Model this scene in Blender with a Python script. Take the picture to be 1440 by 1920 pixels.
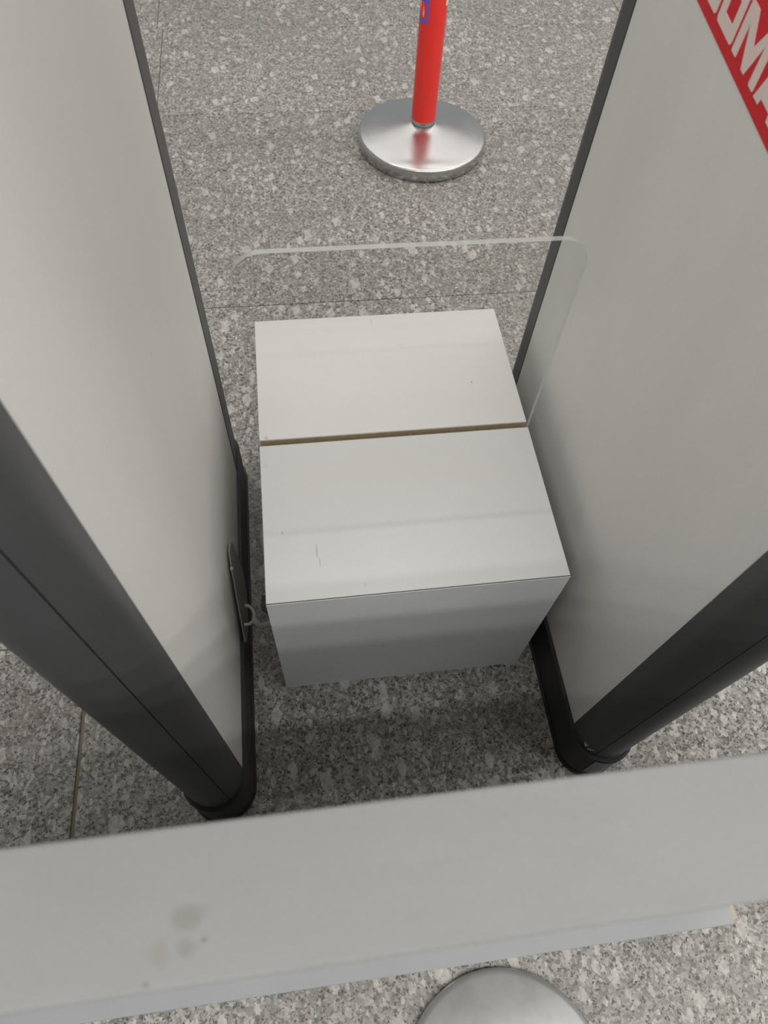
import bpy, bmesh, math, random
from mathutils import Matrix, Vector
PI = math.pi
for o in list(bpy.data.objects): bpy.data.objects.remove(o, do_unlink=True)
S = bpy.context.scene; C = S.collection
H = 1.3                      # camera height in metres; layout below is written in units of H

# ------------------------------------------------------------------ camera
F_PX, PIT, ROLL, YAW = 1302.09, 0.539826, 0.0892938, -0.2005014
cam = bpy.data.cameras.new('camera'); co = bpy.data.objects.new('camera', cam); C.objects.link(co)
R = Matrix.Rotation(YAW, 3, 'Z') @ Matrix.Rotation(PIT, 3, 'X') @ Matrix.Rotation(ROLL, 3, 'Z')
co.matrix_world = Matrix.Translation((0, 0, H)) @ R.to_4x4()
cam.sensor_fit = 'VERTICAL'; cam.sensor_height = 8.26; cam.sensor_width = 8.26*0.75
cam.lens = F_PX/1920*8.26
cam.clip_start = 0.01
cam.dof.use_dof = True; cam.dof.focus_distance = 1.2; cam.dof.aperture_fstop = 1.8
S.camera = co

# ------------------------------------------------------------------ world, lights, exposure
w = bpy.data.worlds.new('hall_air'); S.world = w; w.use_nodes = True
bg = w.node_tree.nodes['Background']; bg.inputs[0].default_value = (0.93, 0.97, 1.0, 1); bg.inputs[1].default_value = 0.42
def tube(x, y, z, L, W, power, col=(1, 0.975, 0.965)):
    l = bpy.data.lights.new('ceiling_tube', 'AREA'); l.shape = 'RECTANGLE'; l.size = L; l.size_y = W
    l.energy = power; l.color = col
    o = bpy.data.objects.new('ceiling_tube', l); C.objects.link(o); o.location = (x, y, z)
    return o
CZ = 3.4
for yy, pw in ((-2.9, 20), (-1.52, 40), (-1.23, 54), (-1.06, 42), (-0.66, 50), (1.89, 54), (2.75, 24), (3.6, 22), (4.5, 22), (5.4, 22), (6.3, 22)):  # last few rows: unseen lamps, added to brighten the stanchion's steel cone
    tube(2.1, yy, CZ, 8.0, 0.055, pw*1.25)
S.view_settings.view_transform = 'Standard'; S.view_settings.look = 'None'
S.view_settings.gamma = 1; S.view_settings.use_curve_mapping = False
S.view_settings.exposure = -0.11

# ------------------------------------------------------------------ helpers
def link(name, me, mat, parent=None):
    o = bpy.data.objects.new(name, me); C.objects.link(o)
    if mat is not None:
        for m in (mat if isinstance(mat, (list, tuple)) else [mat]): me.materials.append(m)
    if parent: o.parent = parent
    return o
def obj(name, bm, mat, parent=None, smooth=None):
    if not getattr(bm, 'keep', False): bmesh.ops.recalc_face_normals(bm, faces=bm.faces)
    me = bpy.data.meshes.new(name)
    if smooth is not None:
        for f in bm.faces: f.smooth = True
        for e in bm.edges:
            if len(e.link_faces) == 2 and e.calc_face_angle(0) > smooth: e.smooth = False
    bm.to_mesh(me); bm.free()
    return link(name, me, mat, parent)
def thing(name, label, cat, loc=(0, 0, 0), group=None):
    o = bpy.data.objects.new(name, None); C.objects.link(o); o.location = loc; o.empty_display_size = .05
    o['label'] = label; o['category'] = cat
    if group: o['group'] = group
    return o
def box(bm, x0, x1, y0, y1, z0, z1, bev=0, seg=2):
    vs = [bm.verts.new(p) for p in ((x0,y0,z0),(x1,y0,z0),(x1,y1,z0),(x0,y1,z0),(x0,y0,z1),(x1,y0,z1),(x1,y1,z1),(x0,y1,z1))]
    fs = [bm.faces.new([vs[i] for i in q]) for q in ((3,2,1,0),(4,5,6,7),(0,1,5,4),(1,2,6,5),(2,3,7,6),(3,0,4,7))]
    if bev:
        es = list({e for f in fs for e in f.edges})
        bmesh.ops.bevel(bm, geom=es, offset=bev, segments=seg, affect='EDGES', profile=.5)
    return bm
def prism(bm, pts, z0, z1, bev=0):
    """extrude a plan polygon from z0 to z1"""
    a = [bm.verts.new((p[0], p[1], z0)) for p in pts]; b = [bm.verts.new((p[0], p[1], z1)) for p in pts]
    n = len(pts); bm.faces.new(a[::-1]); top = bm.faces.new(b)
    for i in range(n): bm.faces.new((a[i], a[(i+1) % n], b[(i+1) % n], b[i]))
    if bev: bmesh.ops.bevel(bm, geom=list(top.edges), offset=bev, segments=3, affect='EDGES', profile=.5)
    return bm
def lathe(bm, prof, cx=0, cy=0, n=96):
    rings = []
    for r, z in prof:
        if r < 1e-6: rings.append([bm.verts.new((cx, cy, z))])
        else: rings.append([bm.verts.new((cx+r*math.cos(2*PI*i/n), cy+r*math.sin(2*PI*i/n), z)) for i in range(n)])
    for a, b in zip(rings, rings[1:]):
        for i in range(n):
            j = (i+1) % n
            if len(a) == 1: bm.faces.new((a[0], b[i], b[j]))
            elif len(b) == 1: bm.faces.new((a[i], b[0], a[j]))
            else: bm.faces.new((a[i], b[i], b[j], a[j]))
    return bm
def tubepath(bm, pts, r, n=10):
    rings = []
    for k, p in enumerate(pts):
        p = Vector(p); a = Vector(pts[max(k-1, 0)]); b = Vector(pts[min(k+1, len(pts)-1)]); t = (b-a).normalized()
        u = t.cross(Vector((0, 0, 1))); u = u.normalized() if u.length > 1e-4 else Vector((1, 0, 0)); v = t.cross(u)
        rings.append([bm.verts.new(p+r*(u*math.cos(2*PI*i/n)+v*math.sin(2*PI*i/n))) for i in range(n)])
    for a, b in zip(rings, rings[1:]):
        for i in range(n): bm.faces.new((a[i], a[(i+1) % n], b[(i+1) % n], b[i]))
    bm.faces.new(rings[0][::-1]); bm.faces.new(rings[-1])
    return bm
def smoothpath(pts, k=6):
    out = []; P = [Vector(p) for p in pts]
    for i in range(len(P)-1):
        a, b, c, d = P[max(i-1, 0)], P[i], P[i+1], P[min(i+2, len(P)-1)]
        for j in range(k):
            t = j/k
            out.append(.5*((2*b)+(c-a)*t+(2*a-5*b+4*c-d)*t*t+(3*b-a-3*c+d)*t**3))
    out.append(P[-1]); return out

# ------------------------------------------------------------------ materials
class NT:
    def __init__(s, name):
        s.m = bpy.data.materials.new(name); s.m.use_nodes = True; s.t = s.m.node_tree; s.n = s.t.nodes
        s.b = s.n['Principled BSDF']; s.out = s.n['Material Output']
    def new(s, typ, **k):
        n = s.n.new('ShaderNode'+typ)
        for a, v in k.items(): setattr(n, a, v)
        return n
    def set(s, sock, v):
        if hasattr(v, 'is_output') or isinstance(v, bpy.types.NodeSocket): s.t.links.new(v, sock)
        elif v is not None: sock.default_value = v
    def math(s, op, a, b=None, c=None, clamp=False):
        n = s.new('Math', operation=op, use_clamp=clamp); s.set(n.inputs[0], a)
        if b is not None: s.set(n.inputs[1], b)
        if c is not None: s.set(n.inputs[2], c)
        return n.outputs[0]
    def vmath(s, op, a, b=None):
        n = s.new('VectorMath', operation=op); s.set(n.inputs[0], a)
        if b is not None: s.set(n.inputs[1], b)
        return n.outputs['Value'] if op in ('LENGTH', 'DISTANCE', 'DOT_PRODUCT') else n.outputs[0]
    def noise(s, vec, scale, detail=2, rough=.5, col=False):
        n = s.new('TexNoise'); s.set(n.inputs['Vector'], vec); n.inputs['Scale'].default_value = scale
        n.inputs['Detail'].default_value = detail; n.inputs['Roughness'].default_value = rough
        return n.outputs['Color' if col else 'Fac']
    def ramp(s, fac, a, b, x=0., y=1.):
        n = s.new('MapRange'); n.interpolation_type = 'SMOOTHSTEP'; s.set(n.inputs[0], fac)
        for i, v in zip((1, 2, 3, 4), (a, b, x, y)): n.inputs[i].default_value = v
        return n.outputs[0]
    def mix(s, fac, a, b, mode='MIX'):
        n = s.new('Mix', data_type='RGBA', blend_type=mode); s.set(n.inputs[0], fac)
        s.set(n.inputs[6], a if not isinstance(a, tuple) else (*a[:3], 1)); s.set(n.inputs[7], b if not isinstance(b, tuple) else (*b[:3], 1))
        return n.outputs[2]
    def obj(s): return s.new('TexCoord').outputs['Object']
    def pos(s): return s.new('NewGeometry').outputs['Position']
    def bump(s, h, strength=.1, dist=.001):
        n = s.new('Bump'); n.inputs['Strength'].default_value = strength; n.inputs['Distance'].default_value = dist
        s.set(n.inputs['Height'], h); s.t.links.new(n.outputs[0], s.b.inputs['Normal'])
def sr(r, g, b):
    f = lambda c: (c/255)/12.92 if c/255 <= .04045 else ((c/255+.055)/1.055)**2.4
    return (f(r), f(g), f(b))

def paint(name, col, rough=.45, var=.04, scale=6, spec=.4, stretch=(1, 1, 1), marks=(), fine=.02, metal=0):
    """painted / laminate surface: flat colour with faint cloudy soiling and fine grain;
    marks: (centre, radii, colour, strength) blotches in the part's own coordinates"""
    t = NT(name); v = t.obj()
    vs = t.vmath('MULTIPLY', v, stretch)
    n1 = t.ramp(t.noise(vs, scale, 4, .6), .3, .7, 1-var, 1+var*.5)
    n2 = t.ramp(t.noise(v, 400, 2), .3, .7, 1-fine, 1+fine)
    k = t.math('MULTIPLY', n1, n2)
    cc = t.new('CombineColor'); [t.set(cc.inputs[i], k) for i in range(3)]
    c = t.mix(1., (*col, 1), cc.outputs[0], 'MULTIPLY')
    for cen, rad, mc, st in marks:
        d = t.vmath('SUBTRACT', v, tuple(cen)); wob = t.vmath('MULTIPLY', t.vmath('SUBTRACT', t.noise(v, .55/max(.004, min(rad[0], rad[1])), 3, .6, True), (.5, .5, .5)), tuple(min(r, .2)*1.3 for r in rad))
        d = t.vmath('DIVIDE', t.vmath('ADD', d, wob), tuple(rad)); f = t.ramp(t.vmath('LENGTH', d), .35, 1., st, 0.)
        c = t.mix(f, c, mc)
    t.set(t.b.inputs['Base Color'], c); t.b.inputs['Roughness'].default_value = rough
    t.b.inputs['Specular IOR Level'].default_value = spec; t.b.inputs['Metallic'].default_value = metal
    t.bump(t.noise(v, 900, 2), .04, .0004)
    return t.m

def granite():
    t = NT('speckled_granite')
    p = t.pos(); rnd = t.new('ObjectInfo').outputs['Random']
    off = t.new('CombineXYZ'); t.set(off.inputs[0], t.math('MULTIPLY', rnd, 17.3)); t.set(off.inputs[1], t.math('MULTIPLY', rnd, 9.1)); off.inputs[2].default_value = 0
    v = t.vmath('ADD', p, off.outputs[0])
    wob = t.vmath('MULTIPLY', t.vmath('SUBTRACT', t.noise(v, 160, 3, .6, True), (.5, .5, .5)), (.012, .012, .0))
    vd = t.vmath('ADD', v, wob)
    def voro(vec, sc, metric='EUCLIDEAN', rand=1.):
        n = t.new('TexVoronoi', voronoi_dimensions='2D', distance=metric); t.set(n.inputs['Vector'], vec); n.inputs['Scale'].default_value = sc; n.inputs['Randomness'].default_value = rand
        sep = t.new('SeparateColor'); t.t.links.new(n.outputs['Color'], sep.inputs[0])
        return n.outputs['Distance'], sep.outputs[0], sep.outputs[1]
    # ground mass: angular millimetre grains in warm and cool greys
    d1, r1, g1 = voro(vd, 190)
    base = t.mix(r1, sr(*G['lo']), sr(*G['hi']))
    base = t.mix(t.ramp(g1, .55, .9), base, sr(*G['warm']))
    d1b, r1b, g1b = voro(vd, 330)
    base = t.mix(t.ramp(r1b, .45, 1., 0., .6), base, sr(*G['pale']))
    cl = t.ramp(t.noise(v, 34, 3, .6), .38, .62)
    base = t.mix(t.math('MULTIPLY', cl, .30), base, sr(*G['lo']))
    # black mica specks
    d2, r2, g2 = voro(vd, 230)
    dk = t.math('MULTIPLY', t.ramp(r2, .82, .84), t.ramp(d2, .30, .48, 1., 0.))
    base = t.mix(t.math('MULTIPLY', dk, .85), base, sr(*G['dark']))
    d2, r2, g2 = voro(vd, 90)
    dk = t.math('MULTIPLY', t.ramp(r2, .935, .95), t.ramp(d2, .16, .26, 1., 0.))
    base = t.mix(t.math('MULTIPLY', dk, .8), base, sr(*G['dark']))
    # pale feldspar crystals, square-cut and of several sizes and bearings
    small = t.vmath('MULTIPLY', t.vmath('SUBTRACT', t.noise(v, 90, 3, .6, True), (.5, .5, .5)), (.012, .012, .0))
    for sc, rot, st, th, rad in ((58, .5, .62, .84, .33), (42, -.75, .5, .85, .34), (26, 1.2, .62, .83, .31), (31, -.2, .5, .90, .30), (110, 2., .6, .68, .38)):
        m = t.new('Mapping'); t.set(m.inputs[0], t.vmath('ADD', v, small)); m.inputs['Rotation'].default_value = (0, 0, rot); m.inputs['Scale'].default_value = (1, st, 1); m.inputs['Location'].default_value = (sc*.37, rot, 0)
        d3, r3, g3 = voro(m.outputs[0], sc, 'CHEBYCHEV')
        lim = t.math('MULTIPLY', g3, rad)
        f = t.math('MULTIPLY', t.ramp(r3, th, th+.01), t.ramp(t.math('SUBTRACT', d3, lim), -.015, .015, 1., 0.))
        tone = t.mix(g1, sr(*G['fe1']), sr(*G['fe2']))
        base = t.mix(t.math('MULTIPLY', f, .72), base, tone)
    wv = t.ramp(t.noise(p, 2.2, 3, .55), .35, .65)
    base = t.mix(t.math('MULTIPLY', wv, .22), base, sr(*G['stain']))
    tn = t.ramp(rnd, 0., 1., .95, 1.04)
    cc = t.new('CombineColor'); [t.set(cc.inputs[i], tn) for i in range(3)]
    base = t.mix(1., base, cc.outputs[0], 'MULTIPLY')
    t.set(t.b.inputs['Base Color'], base); t.b.inputs['Roughness'].default_value = .38
    t.set(t.b.inputs['Roughness'], t.ramp(r1, 0, 1, .34, .55)); t.b.inputs['Specular IOR Level'].default_value = .35
    t.bump(r1, .10, .0006)
    return t.m
G = dict(lo=(74, 73, 71), hi=(176, 174, 169), warm=(134, 128, 118), pale=(190, 187, 180), dark=(36, 36, 36),
         fe1=(168, 165, 158), fe2=(205, 202, 195), stain=(112, 107, 96))

def steel(name, rough=.28, col=(.62, .61, .59), aniso=.75, scratch=0., grime=.0):
    t = NT(name); v = t.obj()
    t.b.inputs['Metallic'].default_value = 1
    c = t.mix(t.ramp(t.noise(v, 22, 4, .65), .42, .68, 0., grime), col, sr(120, 112, 98))
    rr = t.ramp(t.noise(v, 12, 2, .5), .3, .7, rough*.92, rough*1.08)
    if scratch:
        m = t.vmath('MULTIPLY', v, (1, 7, 1)); s1 = t.ramp(t.noise(m, 120, 3, .7), .6, .7, 0., scratch)
        m2 = t.vmath('MULTIPLY', v, (8, 1.5, 1)); s2 = t.ramp(t.noise(m2, 90, 3, .7), .62, .7, 0., scratch)
        c = t.mix(t.math('MAXIMUM', s1, s2), c, sr(205, 203, 196))
    t.set(t.b.inputs['Base Color'], c); t.set(t.b.inputs['Roughness'], rr)
    if aniso:
        t.b.inputs['Anisotropic'].default_value = aniso
        tg = t.new('Tangent', direction_type='RADIAL', axis='Z'); t.t.links.new(tg.outputs[0], t.b.inputs['Tangent']); t.b.inputs['Anisotropic Rotation'].default_value = 0.
    return t.m

def acrylic(name, edge=False):
    t = NT(name); t.n.remove(t.b)
    tr = t.new('BsdfTransparent'); gl = t.new('BsdfGlossy'); gl.inputs['Roughness'].default_value = .03 if not edge else .25
    fr0 = t.new('Fresnel'); fr0.inputs[0].default_value = 1.49
    fr = t.math('MULTIPLY', fr0.outputs[0], t.math('SUBTRACT', 1., t.new('NewGeometry').outputs['Backfacing']))
    mx = t.new('MixShader')
    if edge:
        tr.inputs[0].default_value = (.86, .89, .87, 1)
        df = t.new('BsdfTranslucent'); df.inputs[0].default_value = (.86, .87, .85, 1)
        d2 = t.new('BsdfDiffuse'); d2.inputs[0].default_value = (.72, .73, .71, 1)
        a = t.new('MixShader'); a.inputs[0].default_value = .5; t.t.links.new(df.outputs[0], a.inputs[1]); t.t.links.new(d2.outputs[0], a.inputs[2])
        m2 = t.new('MixShader'); m2.inputs[0].default_value = .62
        t.t.links.new(tr.outputs[0], m2.inputs[1]); t.t.links.new(a.outputs[0], m2.inputs[2])
        t.t.links.new(m2.outputs[0], mx.inputs[1])
    else:
        tr.inputs[0].default_value = (.965, .97, .965, 1); t.t.links.new(tr.outputs[0], mx.inputs[1])
    t.t.links.new(fr, mx.inputs[0]); t.t.links.new(gl.outputs[0], mx.inputs[2])
    t.t.links.new(mx.outputs[0], t.out.inputs[0])
    return t.m

M_GRAN = granite()
M_GROUT = paint('brown_grout', sr(120, 112, 96), .9, .1, 20)
M_PANEL = paint('white_laminate_panel', sr(216, 215, 210), .5, .05, 2.2, .25, (1, 2, .6))
M_PROF = paint('dark_grey_powder_coat', sr(72, 73, 73), .42, .06, 5, .45, fine=.04)
M_SEAM = paint('black_gap_gasket', sr(22, 22, 22), .7)
M_SKIRT = paint('black_rubber_skirting', sr(38, 38, 38), .5, .12, 10, .4)
M_TAPE = paint('grey_translucent_tape', sr(176, 180, 184), .35, .08, 30, .5)
M_CHIP = paint('pale_paint_chip', sr(190, 190, 184), .7)
M_RED = paint('red_vinyl', sr(204, 34, 42), .45, .03, 8, .35)
M_REDP = paint('red_gloss_paint', sr(236, 54, 46), .28, .02, 8, .5)
M_LET = paint('off_white_vinyl_letters', sr(222, 204, 196), .5, .03)
M_BLUE = paint('blue_print', sr(92, 104, 214), .4, .02)
M_WPR = paint('white_print', sr(232, 228, 224), .4, .02)
M_MDF = paint('brown_chipboard_core', sr(170, 152, 122), .85, .15, 120)
M_BEIGE = paint('bare_beige_chipboard', sr(172, 162, 146), .85, .15, 150)
M_STEEL = steel('brushed_stainless_steel', .24, (.54, .53, .52), .6)
M_STEELW = steel('worn_dull_steel', .5, (.78, .77, .75), .3, .45, .15)
M_PLATE = paint('dull_grey_metal_plate', sr(140, 140, 133), .4, .08, 30, .5, metal=.2)
M_CABLE = paint('grey_plastic_cable', sr(150, 148, 138), .5, .08, 60)
M_DBR = paint('dark_brown_plastic', sr(52, 44, 38), .6, .08)
M_ACR = acrylic('clear_acrylic'); M_ACRE = acrylic('acrylic_cut_edge', True)

# ------------------------------------------------------------------ floor: granite tiles set in brown grout
ce = obj('ceiling', box(bmesh.new(), -4.2, 6.4, -3.6, 9.4, CZ+.10, CZ+.16), paint('white_ceiling', sr(225, 225, 220), .8)); ce['kind'] = 'structure'
fl = obj('floor', box(bmesh.new(), -6.0, 7.5, -2.6, 9.4, -.06, -.0035), M_GROUT); fl['kind'] = 'structure'
rows = [-1.647, -.962, -.277, .408, 1.093, 1.778, 2.206, 2.891, 3.576, 4.261, 4.946, 5.631, 6.316, 7.001]
xoff = {0: -.342, 1: -.342, 2: -.342, 3: -.342, 4: -.335, 5: -.302, 6: -.318, 7: -.318}
for r in range(len(rows)-1):
    y0, y1 = rows[r]*H, rows[r+1]*H
    for c in range(-4, 5):
        x0 = (xoff.get(r, -.318)+c*1.37)*H; x1 = x0+1.37*H
        if x0 > 7 or x1 < -5.6: continue
        gx = .0032 if r < 4 else .0014; gy = .0012
        bm = box(bmesh.new(), x0+gx, x1-gx, y0+gy, y1-gy, -.03, 0, .0008, 1)
        o = obj('tile', bm, M_GRAN, fl)

# ------------------------------------------------------------------ two tall partitions
PH = 1.56                                # their height in metres
def nose(cx, cy, r, a0, a1, n=14, rin=None):
    """plan polygon of a curved profile shell from angle a0 to a1"""
    out = [(cx+r*math.cos(a0+(a1-a0)*i/n), cy+r*math.sin(a0+(a1-a0)*i/n)) for i in range(n+1)]
    ri = rin or r*.6
    return out+[(cx+ri*math.cos(a1-(a1-a0)*i/n), cy+ri*math.sin(a1-(a1-a0)*i/n)) for i in range(n+1)]
def partition(side, label):
    # side -1: stands left of the passage, inner face looks +x;  side +1: mirrored
    xi = (-.112 if side < 0 else .318)*H; r = .035*H; cx = xi+side*r
    yn, yf = .178*H, (.676 if side < 0 else .680)*H
    pn, pf = (.184*H, .636*H) if side < 0 else (.191*H, .663*H)
    root = thing('display_panel', label, 'panel', (cx, (yn+yf)/2, 0)); ox, oy = cx, (yn+yf)/2
    X = lambda v: v-ox
    Y = lambda v: v-oy
    z0 = .012; zb = .086*H
    # core + white panels on both faces (panel 1 mm behind the profiles' outer line)
    d = .0012
    bm = box(bmesh.new(), X(cx-r+.01), X(cx+r-.01), Y(pn), Y(pf), z0, PH-.03); obj('core', bm, M_SEAM, root)
    for s, nm in ((-side, 'inner_panel'), (side, 'outer_panel')):
        a, b = sorted((cx+s*(r-d), cx+s*(r-.0098)))
        bm = box(bmesh.new(), X(a), X(b), Y(pn+.0006), Y(pf-.0006), zb-.02, PH-.03, .0005, 1)
        obj(nm, bm, M_PANEL, root)
    # near profile: two curved halves with a narrow seam, plus short flat flanges
    def prof(cy, sgn, edge, name):
        # sgn -1: nose points to -y ; angles measured so that the inner side is at PI (left of centre) or 0
        inner = PI if side > 0 else 0.
        # split the half circle at 55 degrees from the inner side
        seam = math.radians(56); gap = math.radians(1.3)
        def ang(k):   # k: 0 = inner side ... PI = outer side going round the nose
            return inner + (k if (side > 0) == (sgn < 0) else -k)
        P1 = [(cx-side*r, edge)]+[(cx+r*math.cos(ang(seam*i/12)), cy+r*math.sin(ang(seam*i/12))) for i in range(13)]
        ri = r-.012
        P1 += [(cx+ri*math.cos(ang(seam*i/8)), cy+ri*math.sin(ang(seam*i/8))) for i in range(8, -1, -1)]+[(cx-side*ri, edge)]
        P2 = [(cx+r*math.cos(ang(seam+gap+(PI-seam-gap)*i/26)), cy+r*math.sin(ang(seam+gap+(PI-seam-gap)*i/26))) for i in range(27)]+[(cx+side*r, edge), (cx+side*ri, edge)]
        P2 += [(cx+ri*math.cos(ang(PI-(PI-seam-gap)*i/16)), cy+ri*math.sin(ang(PI-(PI-seam-gap)*i/16))) for i in range(17)]
        for P, nm in ((P1, name), (P2, 'outer_'+name)):
            bm = prism(bmesh.new(), [(X(a), Y(b)) for a, b in P], z0+.02, PH-.03)
            obj(nm, bm, M_PROF, root, math.radians(30))
        Q = [(cx+(r-.005)*math.cos(ang(seam-.12+.26*i/6)), cy+(r-.005)*math.sin(ang(seam-.12+.26*i/6))) for i in range(7)]
        Q += [(cx+(r-.018)*math.cos(ang(seam+.14-.26*i/6)), cy+(r-.018)*math.sin(ang(seam+.14-.26*i/6))) for i in range(7)]
        obj('seam_gasket', prism(bmesh.new(), [(X(a), Y(b)) for a, b in Q], z0+.02, PH-.031), M_SEAM, root)
    prof(yn, -1, pn, 'edge_profile')
    prof(yf, 1, pf, 'far_edge_profile')
    # skirting: stadium ring, slightly proud, with thin foot flange
    rs = r+.0055
    def stadium(rr, n=22):
        a = [(cx+rr*math.cos(PI+PI*i/n), yn+rr*math.sin(PI+PI*i/n)) for i in range(n+1)]
        return a+[(cx+rr*math.cos(PI*i/n), yf+rr*math.sin(PI*i/n)) for i in range(n+1)]
    bm = prism(bmesh.new(), [(X(a), Y(b)) for a, b in stadium(rs)], .004, zb-.002, .002)
    sk = obj('skirting', bm, M_SKIRT, root, math.radians(35))
    bm = prism(bmesh.new(), [(X(a), Y(b)) for a, b in stadium(rs+.004)], 0, .006, .0015)
    obj('foot_flange', bm, M_SKIRT, root, math.radians(35))
    # nose cap of the skirting, one piece wrapped round the near end with a visible butt joint
    rc = rs+.0012; n = 24
    arc = [(cx-rc, yn+.03)]+[(cx+rc*math.cos(PI+PI*i/n), yn+rc*math.sin(PI+PI*i/n)) for i in range(n+1)]+[(cx+rc, yn+.03)]
    ri = rs-.002
    inn = [(cx+ri, yn+.03)]+[(cx+ri*math.cos(-PI*i/n), yn+ri*math.sin(-PI*i/n)) for i in range(n+1)]+[(cx-ri, yn+.03)]
    bm = prism(bmesh.new(), [(X(a), Y(b)) for a, b in arc+inn], .006, zb-.0005)
    obj('skirting_end', bm, M_SKIRT, root, math.radians(35))
    # top cap
    bm = prism(bmesh.new(), [(X(a), Y(b)) for a, b in stadium(r+.002)], PH-.03, PH, .004)
    obj('top_cap', bm, M_PROF, root, math.radians(35))
    return root, ox, oy
pl, lox, loy = partition(-1, 'tall white display panel left of the box, small metal plate low on its face')
pr, rox, roy = partition(1, 'tall white display panel right of the box, with red lettered band high on its face')

# metal plate low on the left partition's inner face (points in units of H: y, z)
xf = -.112*H
plate = [(.440, .203), (.424, .2115), (.409, .193), (.385, .157), (.362, .120), (.3465, .094), (.352, .083), (.385, .060), (.408, .060), (.432, .074), (.450, .105), (.452, .150), (.448, .190)]
bm = bmesh.new(); k = len(plate)
def px(y, z): # the plate leans off the panel towards its lower near tip
    return xf+.003+.005*max(0, (.214-z)/.12)
a = [bm.verts.new((px(y, z)-lox, y*H-loy, z*H)) for y, z in plate]; b = [bm.verts.new((px(y, z)+.0022-lox, y*H-loy, z*H)) for y, z in plate]
bm.faces.new(a[::-1]); bm.faces.new(b)
for i in range(k): bm.faces.new((a[i], a[(i+1) % k], b[(i+1) % k], b[i]))
po = obj('metal_plate', bm, M_PLATE, pl); po['label'] = 'pointed grey metal plate with rivet'
bm = lathe(bmesh.new(), [(0, .0030), (.0025, .0028), (.0042, .0016), (.0048, 0), (.0046, -.002), (0, -.002)], n=20)
bmesh.ops.rotate(bm, verts=bm.verts, cent=(0, 0, 0), matrix=Matrix.Rotation(PI/2, 3, 'Y'))
bmesh.ops.translate(bm, verts=bm.verts, vec=(px(.4, .197)+.0022-lox, .407*H-loy, .196*H))
obj('rivet', bm, M_PLATE, po, .6)
for yy, zz in ((.43, .15),):
    bm = lathe(bmesh.new(), [(0, 0), (.007, 0), (.007, .0068), (0, .0068)], n=16)
    bmesh.ops.rotate(bm, verts=bm.verts, cent=(0, 0, 0), matrix=Matrix.Rotation(PI/2, 3, 'Y'))
    bmesh.ops.translate(bm, verts=bm.verts, vec=(xf-.004-lox, yy*H-loy, zz*H)); obj('standoff', bm, M_SEAM, po, .6)

# pale chips and tape on the near end of the right partition
rr = .035*H; ccx, ccy = .353*H, .178*H
def onnose(r, angs, zs, thick=.0008):
    """thin curved patch on a vertical cylinder, polygon given by (angle, z) pairs"""
    bm = bmesh.new(); a = []; b = []
    for t, z in zip(angs, zs):
        a.append(bm.verts.new(((r-.0004)*math.cos(t), (r-.0004)*math.sin(t), z))); b.append(bm.verts.new(((r+thick)*math.cos(t), (r+thick)*math.sin(t), z)))
    n = len(a); bm.faces.new(a[::-1]); bm.faces.new(b)
    for i in range(n): bm.faces.new((a[i], a[(i+1) % n], b[(i+1) % n], b[i]))
    return bm
def shift(bm, x, y, z=0): bmesh.ops.translate(bm, verts=bm.verts, vec=(x, y, z)); return bm
D = math.radians
obj('paint_chip', shift(onnose(rr, [D(203), D(213), D(211)], [.130, .132, .119]), ccx-rox, ccy-roy), M_CHIP, pr)
obj('paint_chip', shift(onnose(rr, [D(216), D(228), D(226), D(217)], [.122, .134, .129, .117]), ccx-rox, ccy-roy), M_CHIP, pr)
bmt = bmesh.new(); n = 12
A0, A1 = D(243), D(352)
lo = []; hi = []
for i in range(n+1):
    t = A0+(A1-A0)*i/n; rc = rr+.0078
    lo.append(bmt.verts.new((rc*math.cos(t)+ccx-rox, rc*math.sin(t)+ccy-roy, .03)))
    hi.append(bmt.verts.new((rc*math.cos(t)+ccx-rox, rc*math.sin(t)+ccy-roy, .1085)))
for i in range(n): bmt.faces.new((lo[i], lo[i+1], hi[i+1], hi[i]))
bmesh.ops.solidify(bmt, geom=bmt.faces[:], thickness=.0008)
tp = obj('tape_strip', bmt, M_TAPE, pr, .5); tp['label'] = 'grey tape round the foot'

# red band with white block letters high on the right partition's inner face
e0 = Vector((0, .563*H, .760*H)); e1 = Vector((0, .403*H, .739*H)); eu = (e1-e0).normalized(); ew = Vector((0, 0, 1))
xs = .318*H+.0012
def band(u, wv, off): # u,w in H units from the lower far corner -> local coordinates of the partition
    p = e0+eu*(u*H)+ew*(wv*H); return Vector((xs-off-rox, p.y-roy, p.z))
def flat(poly, o0, o1, mat, name, parent):
    bm = bmesh.new(); a = [bm.verts.new(band(u, v, o0)) for u, v in poly]; b = [bm.verts.new(band(u, v, o1)) for u, v in poly]
    n = len(poly); bm.faces.new(a); bm.faces.new(b[::-1])
    for i in range(n): bm.faces.new((a[i], b[i], b[(i+1) % n], a[(i+1) % n]))
    return obj(name, bm, mat, parent)
bw = .051
rb = flat([(-.097, 0), (.372, 0), (.372, bw), (-.097, bw)], 0, .0006, M_RED, 'red_band', pr); rb['label'] = 'red band with white block capitals'
LET = {
 'C': [(0, .002), (.002, 0), (.028, 0), (.030, .002), (.030, .011), (.021, .011), (.021, .009), (.009, .009), (.009, .023), (.021, .023), (.021, .021), (.030, .021), (.030, .030), (.028, .032), (.002, .032), (0, .030)],
 'M': [(0, .001), (.001, 0), (.008, 0), (.0085, .001), (.0085, .022), (.0205, 0), (.0262, 0), (.0360, .024), (.0360, .001), (.037, 0), (.0435, 0), (.0445, .001), (.0445, .032), (.0335, .032), (.0235, .0155), (.0125, .032), (0, .032)],
}
oc = [(.002, 0), (.029, 0), (.031, .002), (.031, .030), (.029, .032), (.002, .032), (0, .030), (0, .002)]
oi = [(.0085, .009), (.0225, .009), (.0225, .023), (.0085, .023)]
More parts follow.
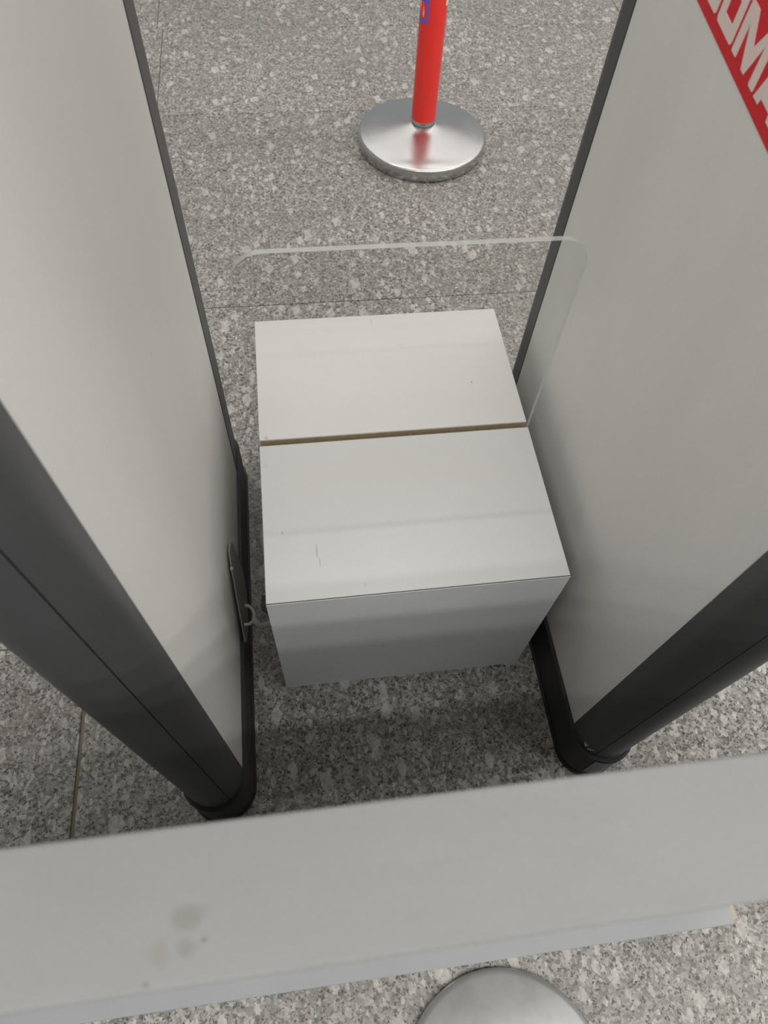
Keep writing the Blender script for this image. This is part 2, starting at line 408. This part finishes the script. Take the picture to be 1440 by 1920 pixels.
def letter(ch, u0, w0=.0085):
    if ch in LET: return flat([(u0+u, w0+v) for u, v in LET[ch]], .0006, .0011, M_LET, 'letter', rb)
    bm = bmesh.new()
    if ch == 'O':
        out = [(.0, .002), (.002, 0), (.029, 0), (.031, .002), (.031, .030), (.029, .032), (.002, .032), (0, .030)]
        inn = [(.0085, .009), (.0085, .009), (.0225, .009), (.0225, .009), (.0225, .023), (.0225, .023), (.0085, .023), (.0085, .023)]
        quads = [(out[i], out[(i+1) % 8], inn[(i+1) % 8], inn[i]) for i in range(8)]
    else: # A: two legs, apex bar, low crossbar
        quads = [((0, 0), (.0085, 0), (.0098, .0045), (.0120, .0115), (.0170, .027), (.0170, .032), (.0115, .032)), ((.0255, 0), (.034, 0), (.0225, .032), (.0170, .032), (.0170, .027), (.0220, .0115), (.0242, .0045)), ((.0098, .0045), (.0242, .0045), (.0220, .0115), (.0120, .0115))]
    for q in quads:
        q = [p for i, p in enumerate(q) if p != q[i-1]]
        a = [bm.verts.new(band(u0+u, w0+v, .0006)) for u, v in q]; b = [bm.verts.new(band(u0+u, w0+v, .0011)) for u, v in q]
        n = len(q); bm.faces.new(a); bm.faces.new(b[::-1])
        for i in range(n): bm.faces.new((a[i], b[i], b[(i+1) % n], a[(i+1) % n]))
    return obj('letter', bm, M_LET, rb)
for ch, y in (('C', .560), ('O', .5265), ('M', .4925), ('A', .4455)):
    letter(ch, (.563-y)/abs(eu.y))

# ------------------------------------------------------------------ white box with slot and acrylic screen
bx0, bx1 = -.0575*H, .2833*H; by0, by1 = .308*H, .7348*H; bh = .2996*H
s0, s1 = .5195*H, .5285*H
bxr = thing('slotted_box', 'low white laminate box on the floor between the tall panels, slot across its top', 'box', ((bx0+bx1)/2, (by0+by1)/2, 0))
bcx, bcy = (bx0+bx1)/2, (by0+by1)/2
def B(x0, x1, y0, y1, z0, z1, bev=.0008): return box(bmesh.new(), x0-bcx, x1-bcx, y0-bcy, y1-bcy, z0, z1, bev, 1)
loc = lambda x, y, z=bh/H: (x*H-bcx, y*H-bcy, z*H)
GREY = sr(150, 148, 140)
tf_marks = [(loc(.0015, .368), (.0022, .019, .05), sr(168, 165, 152), .75), (loc(.004, .353), (.0012, .010, .05), sr(160, 150, 120), .7),
            (loc(-.036, .395), (.002, .004, .05), GREY, .5), (loc(.10, .47), (.20, .055, .05), sr(196, 194, 188), .35), (loc(.23, .45), (.09, .04, .05), sr(196, 195, 190), .3)]
tr_marks = [(loc(.225, .60), (.0022, .003, .05), sr(150, 146, 136), .8), (loc(.104, .722), (.0012, .011, .05), sr(170, 168, 160), .6), (loc(.14, .675), (.006, .0018, .05), sr(185, 183, 176), .6)]
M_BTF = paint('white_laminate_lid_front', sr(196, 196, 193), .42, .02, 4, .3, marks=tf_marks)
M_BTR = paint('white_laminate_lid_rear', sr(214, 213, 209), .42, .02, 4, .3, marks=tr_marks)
M_BF = paint('cool_white_laminate_front', sr(226, 228, 230), .38, .03, 5, .35)
tk = .018
obj('front_panel', B(bx0, bx1, by0, by0+.010, 0, bh-.0190), M_BF, bxr)
obj('front_facing', B(bx0-.0004, bx1+.0004, by0-.0014, by0-.0008, 0, bh-.0006, 0), M_BF, bxr)
obj('edge_seam', B(bx0, bx1, by0-.0007, by0+.0005, bh-.0185, bh-.0003, 0), M_DBR, bxr)
obj('back_panel', B(bx0, bx1, by1-tk, by1, 0, bh-.0185), M_BTF, bxr)
for xa, xb in ((bx0, bx0+tk), (bx1-tk, bx1)): obj('side_panel', B(xa, xb, by0+tk, by1-tk, 0, bh-.0185), M_BTF, bxr)
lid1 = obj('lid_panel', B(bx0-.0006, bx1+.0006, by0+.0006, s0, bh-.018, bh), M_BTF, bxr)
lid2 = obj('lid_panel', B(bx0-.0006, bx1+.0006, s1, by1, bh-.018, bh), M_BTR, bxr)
obj('slot_edge', B(bx0+.0005, bx1-.0005, s1-.0012, s1-.0002, bh-.0175, bh-.0008, 0), M_MDF, bxr)
obj('slot_edge', B(bx0+.0005, bx1-.0005, s0+.0002, s0+.0010, bh-.0175, bh-.0008, 0), M_MDF, bxr)
obj('slot_floor', B(bx0+tk+.0005, bx1-tk-.0005, s0-.02, s1+.02, bh-.0240, bh-.0182, 0), M_MDF, bxr)
for x, y in ((-.0505, .4905), (.2725, .4955), (.052, .3215), (-.049, .5205+.011)):
    bm = bmesh.new(); r0 = .0036
    lathe(bm, [(0, .0003), (r0*.8, .0003), (r0, 0), (r0, -.001), (0, -.001)], n=20)
    bmesh.ops.translate(bm, verts=bm.verts, vec=loc(x, y)); obj('screw_cap', bm, paint('pale_screw_cap', sr(196, 194, 188), .5), bxr, .5)
# dark brown bracket on the box's left side near its front
bm = bmesh.new()
q = [(-.0575, .365, .20), (-.0575, .316, .287), (-.0575, .318, .24), (-.072, .345, .20), (-.0605, .318, .282), (-.069, .338, .235), (-.070, .365, .20)]
vs = [bm.verts.new((x*H-bcx, y*H-bcy, z*H)) for x, y, z in q]
bmesh.ops.convex_hull(bm, input=vs); obj('side_bracket', bm, M_DBR, bxr)
# acrylic
ar, az0, az1 = .031*H, bh-.0176, .583*H; ax0, ax1 = bx0+.001, bx1+.001
ya, yb = s0+.0016, s1-.0022
def outline(n=14):
    p = [(ax0, az0), (ax1, az0)]
    p += [(ax1-ar+ar*math.cos(PI/2*i/n), az1-ar+ar*math.sin(PI/2*i/n)) for i in range(n+1)]
    p += [(ax0+ar+ar*math.cos(PI/2+PI/2*i/n), az1-ar+ar*math.sin(PI/2+PI/2*i/n)) for i in range(n+1)]
    return p
o0 = outline(); k = len(o0); bm = bmesh.new()
acx, acy = (ax0+ax1)/2, (ya+yb)/2
a = [bm.verts.new((x-acx, ya-acy, z-az0)) for x, z in o0]; b = [bm.verts.new((x-acx, yb-acy, z-az0)) for x, z in o0]
bm.faces.new(a); bm.faces.new(b[::-1])
for i in range(k):
    f = bm.faces.new((a[i], b[i], b[(i+1) % k], a[(i+1) % k])); f.material_index = 1
ac = obj('acrylic_screen', bm, [M_ACR, M_ACRE]); ac.location = (acx, acy, az0)
ac['label'] = 'clear acrylic sheet with rounded corners standing in the slot of the white box'; ac['category'] = 'screen'

# cable with a small curl on the floor between plate and box
cab = [(-.100, .405, .075), (-.094, .400, .082), (-.088, .392, .085), (-.084, .380, .078), (-.086, .370, .066), (-.092, .372, .056), (-.088, .366, .046), (-.078, .360, .036), (-.066, .356, .030), (-.0585, .352, .028)]
cab = [(-.1000, .384, .130), (-.0955, .384, .128), (-.0905, .380, .124), (-.0885, .372, .122), (-.090, .364, .124), (-.0945, .358, .128), (-.1015, .357, .130)]
bm = tubepath(bmesh.new(), [(x*H, y*H, z*H) for x, y, z in smoothpath(cab)], .0030)
bm2 = [(-.089, .366, .123), (-.083, .356, .128), (-.076, .350, .138), (-.068, .347, .150), (-.0582, .345, .160)]
tubepath(bm, [(x*H, y*H, z*H) for x, y, z in smoothpath(bm2)], .0050)
cb = obj('cable', bm, M_CABLE, None, .8); cb['label'] = 'short curled grey cable between metal plate and left side of white box'; cb['category'] = 'cable'

# ------------------------------------------------------------------ stanchions
def bmat(prof, cx, cy): return lathe(bmesh.new(), prof, cx, cy)
sx, sy = .346*H, .0; 
st = thing('stanchion', 'red post on conical brushed steel base, standing on the floor behind the box', 'stanchion', (.3395*H, 1.622*H, 0))
Rb = .1555*H
def fillet(pts): return pts
cone = [(Rb-.008, 0), (Rb-.0055, .0015), (Rb-.004, .008), (Rb-.001, .022), (Rb, .034), (Rb-.001, .038), (Rb-.004, .0415), (Rb-.009, .0435), (Rb*.75, .0515), (Rb*.5, .0610), (Rb*.33, .0675), (.0435, .0715), (.040, .074), (0, .074)]
b_ = obj('base', lathe(bmesh.new(), cone), M_STEEL, st, math.radians(50))
obj('collar', lathe(bmesh.new(), [(0, .0745), (.0365, .0745), (.0365, .089), (.0355, .090), (0, .090)]), M_STEEL, st, math.radians(50))
pole = obj('pole', lathe(bmesh.new(), [(0, .090), (.0372, .090), (.0372, 1.0), (.034, 1.006), (0, 1.006)], n=64), M_REDP, st, math.radians(50)); pole['label'] = 'red painted pole'
obj('top_cap', lathe(bmesh.new(), [(0, 1.006), (.030, 1.006), (.030, 1.03), (.026, 1.036), (0, 1.036)], n=48), M_STEEL, st, math.radians(50))
# print wrapped on the pole: blue bracket, white marks
def patch(pts, mat, name):
    bm = onnose(.0372, [p[0] for p in pts], [p[1] for p in pts], .0004); return obj(name, bm, mat, pole)
def strip(a0, a1, z0, z1, mat, name, n=5):
    ang = [a0+(a1-a0)*i/n for i in range(n+1)]
    bm = bmesh.new(); ra, rb_ = .0370, .0376
    cols = []
    for t in ang: cols.append([bm.verts.new((r*math.cos(t), r*math.sin(t), z)) for r, z in ((ra, z0), (rb_, z0), (rb_, z1), (ra, z1))])
    for c0, c1 in zip(cols, cols[1:]):
        for i in range(4): bm.faces.new((c0[i], c1[i], c1[(i+1) % 4], c0[(i+1) % 4]))
    bm.faces.new(cols[0][::-1]); bm.faces.new(cols[-1])
    return obj(name, bm, mat, pole)
BL = PRINT = dict(r=D(-119), l=D(-200), z0=.362, z1=.418)
strip(BL['l'], BL['r'], BL['z0'], BL['z0']+.008, M_BLUE, 'print_bar', 10)
strip(BL['l'], BL['r'], BL['z1']-.008, BL['z1'], M_BLUE, 'print_bar', 10)
strip(BL['r']-.17, BL['r'], BL['z0'], BL['z1'], M_BLUE, 'print_bar', 2)
bm = bmesh.new()
patch([(D(-176), .408), (D(-165), .398), (D(-152), .382), (D(-145), .374), (D(-142), .384), (D(-147), .398), (D(-158), .412), (D(-176), .416)], M_WPR, 'print_mark')
strip(D(-42), D(-8), .402, .45, M_WPR, 'print_mark')

st2 = thing('stanchion', 'worn dull steel stanchion with domed base at the bottom edge, beyond the white rail', 'stanchion', (.163*H, -.184*H, 0))
R2 = .120*H
dome = [(R2-.003, 0), (R2, .003), (R2, .010), (R2-.003, .015), (R2-.009, .018)]
for i in range(1, 13):
    t = i/12; r = (R2-.009)*(1-t)+.03*t; dome.append((r, .018+.034*math.sin(t*PI/2)))
dome.append((0, .052))
obj('base', lathe(bmesh.new(), dome), M_STEELW, st2, math.radians(60))
obj('collar', lathe(bmesh.new(), [(0, .0525), (.033, .0525), (.033, .066), (.031, .068), (0, .068)], n=48), M_STEELW, st2, .8)
obj('pole', lathe(bmesh.new(), [(0, .068), (.0275, .068), (.0275, .93), (0, .93)], n=48), M_STEELW, st2, .8)

# ------------------------------------------------------------------ white rail in the foreground: upper board, low plinth, end posts
zt = .754*H; ry0, ry1 = -.0094*H, .0344*H
rl = thing('barrier_rail', 'stained white board crossing the foreground just below the viewer, plinth under it', 'barrier', (0.08, .0125*H, 0))
lx, ly = .08, .0125*H
def RB(x0, x1, y0, y1, z0, z1, bev=.001, seg=2): return box(bmesh.new(), x0-lx, x1-lx, y0-ly, y1-ly, z0, z1, bev, seg)
sm = [((.0, 0, 0), (.1, .1, .1), sr(150, 150, 144), 0)]
def rp(u, v, z=None):
    z = zt if z is None else z
    d = R @ Vector(((u-720)/F_PX, -(v-960)/F_PX, -1)); t = (z-H)/d.z; return (d.x*t-lx, d.y*t-ly, z)
ST = sr(150, 148, 130)
rail_marks = [(rp(350, 1718), (.0105, .0062, .03), sr(108, 107, 97), .55), (rp(350, 1776), (.0062, .0040, .03), sr(108, 107, 98), .45),
              (rp(384, 1762), (.0018, .0011, .03), sr(88, 87, 80), .8), (rp(272, 1848), (.0014, .0011, .03), sr(97, 97, 89), .8),
              (rp(296, 1790), (.007, .0060, .03), sr(120, 119, 110), .5), (rp(1280, 1690), (.010, .004, .03), sr(128, 128, 121), .35), (rp(800, 1600), (.03, .004, .03), sr(134, 134, 128), .35)]
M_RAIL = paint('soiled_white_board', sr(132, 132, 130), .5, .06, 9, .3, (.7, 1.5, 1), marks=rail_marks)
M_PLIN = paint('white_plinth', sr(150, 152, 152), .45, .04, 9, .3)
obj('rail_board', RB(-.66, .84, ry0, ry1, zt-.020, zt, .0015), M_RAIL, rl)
pz = .055
ps = 1-pz/H
obj('plinth', RB(-.62, .487*H*ps, -.058*H*ps, .02*H, 0, pz, .002), M_PLIN, rl)
bm = bmesh.new(); random.seed(3)
ex = .487*H*ps
box(bm, ex-lx-.001, ex-lx+.013, -.0565*H*ps-ly, -.030*H*ps-ly, .004, pz-.008, .004, 2)
for v in bm.verts: v.co += Vector((random.uniform(-1, 1), random.uniform(-1, 1), random.uniform(-1, 1)))*.002
eb = obj('broken_end', bm, M_BEIGE, rl); eb['label'] = 'beige bare chipboard end'
obj('body_panel', RB(-.62, .487*H*ps-.004, ry0+.010, ry1-.010, pz, zt-.0205), M_PLIN, rl)
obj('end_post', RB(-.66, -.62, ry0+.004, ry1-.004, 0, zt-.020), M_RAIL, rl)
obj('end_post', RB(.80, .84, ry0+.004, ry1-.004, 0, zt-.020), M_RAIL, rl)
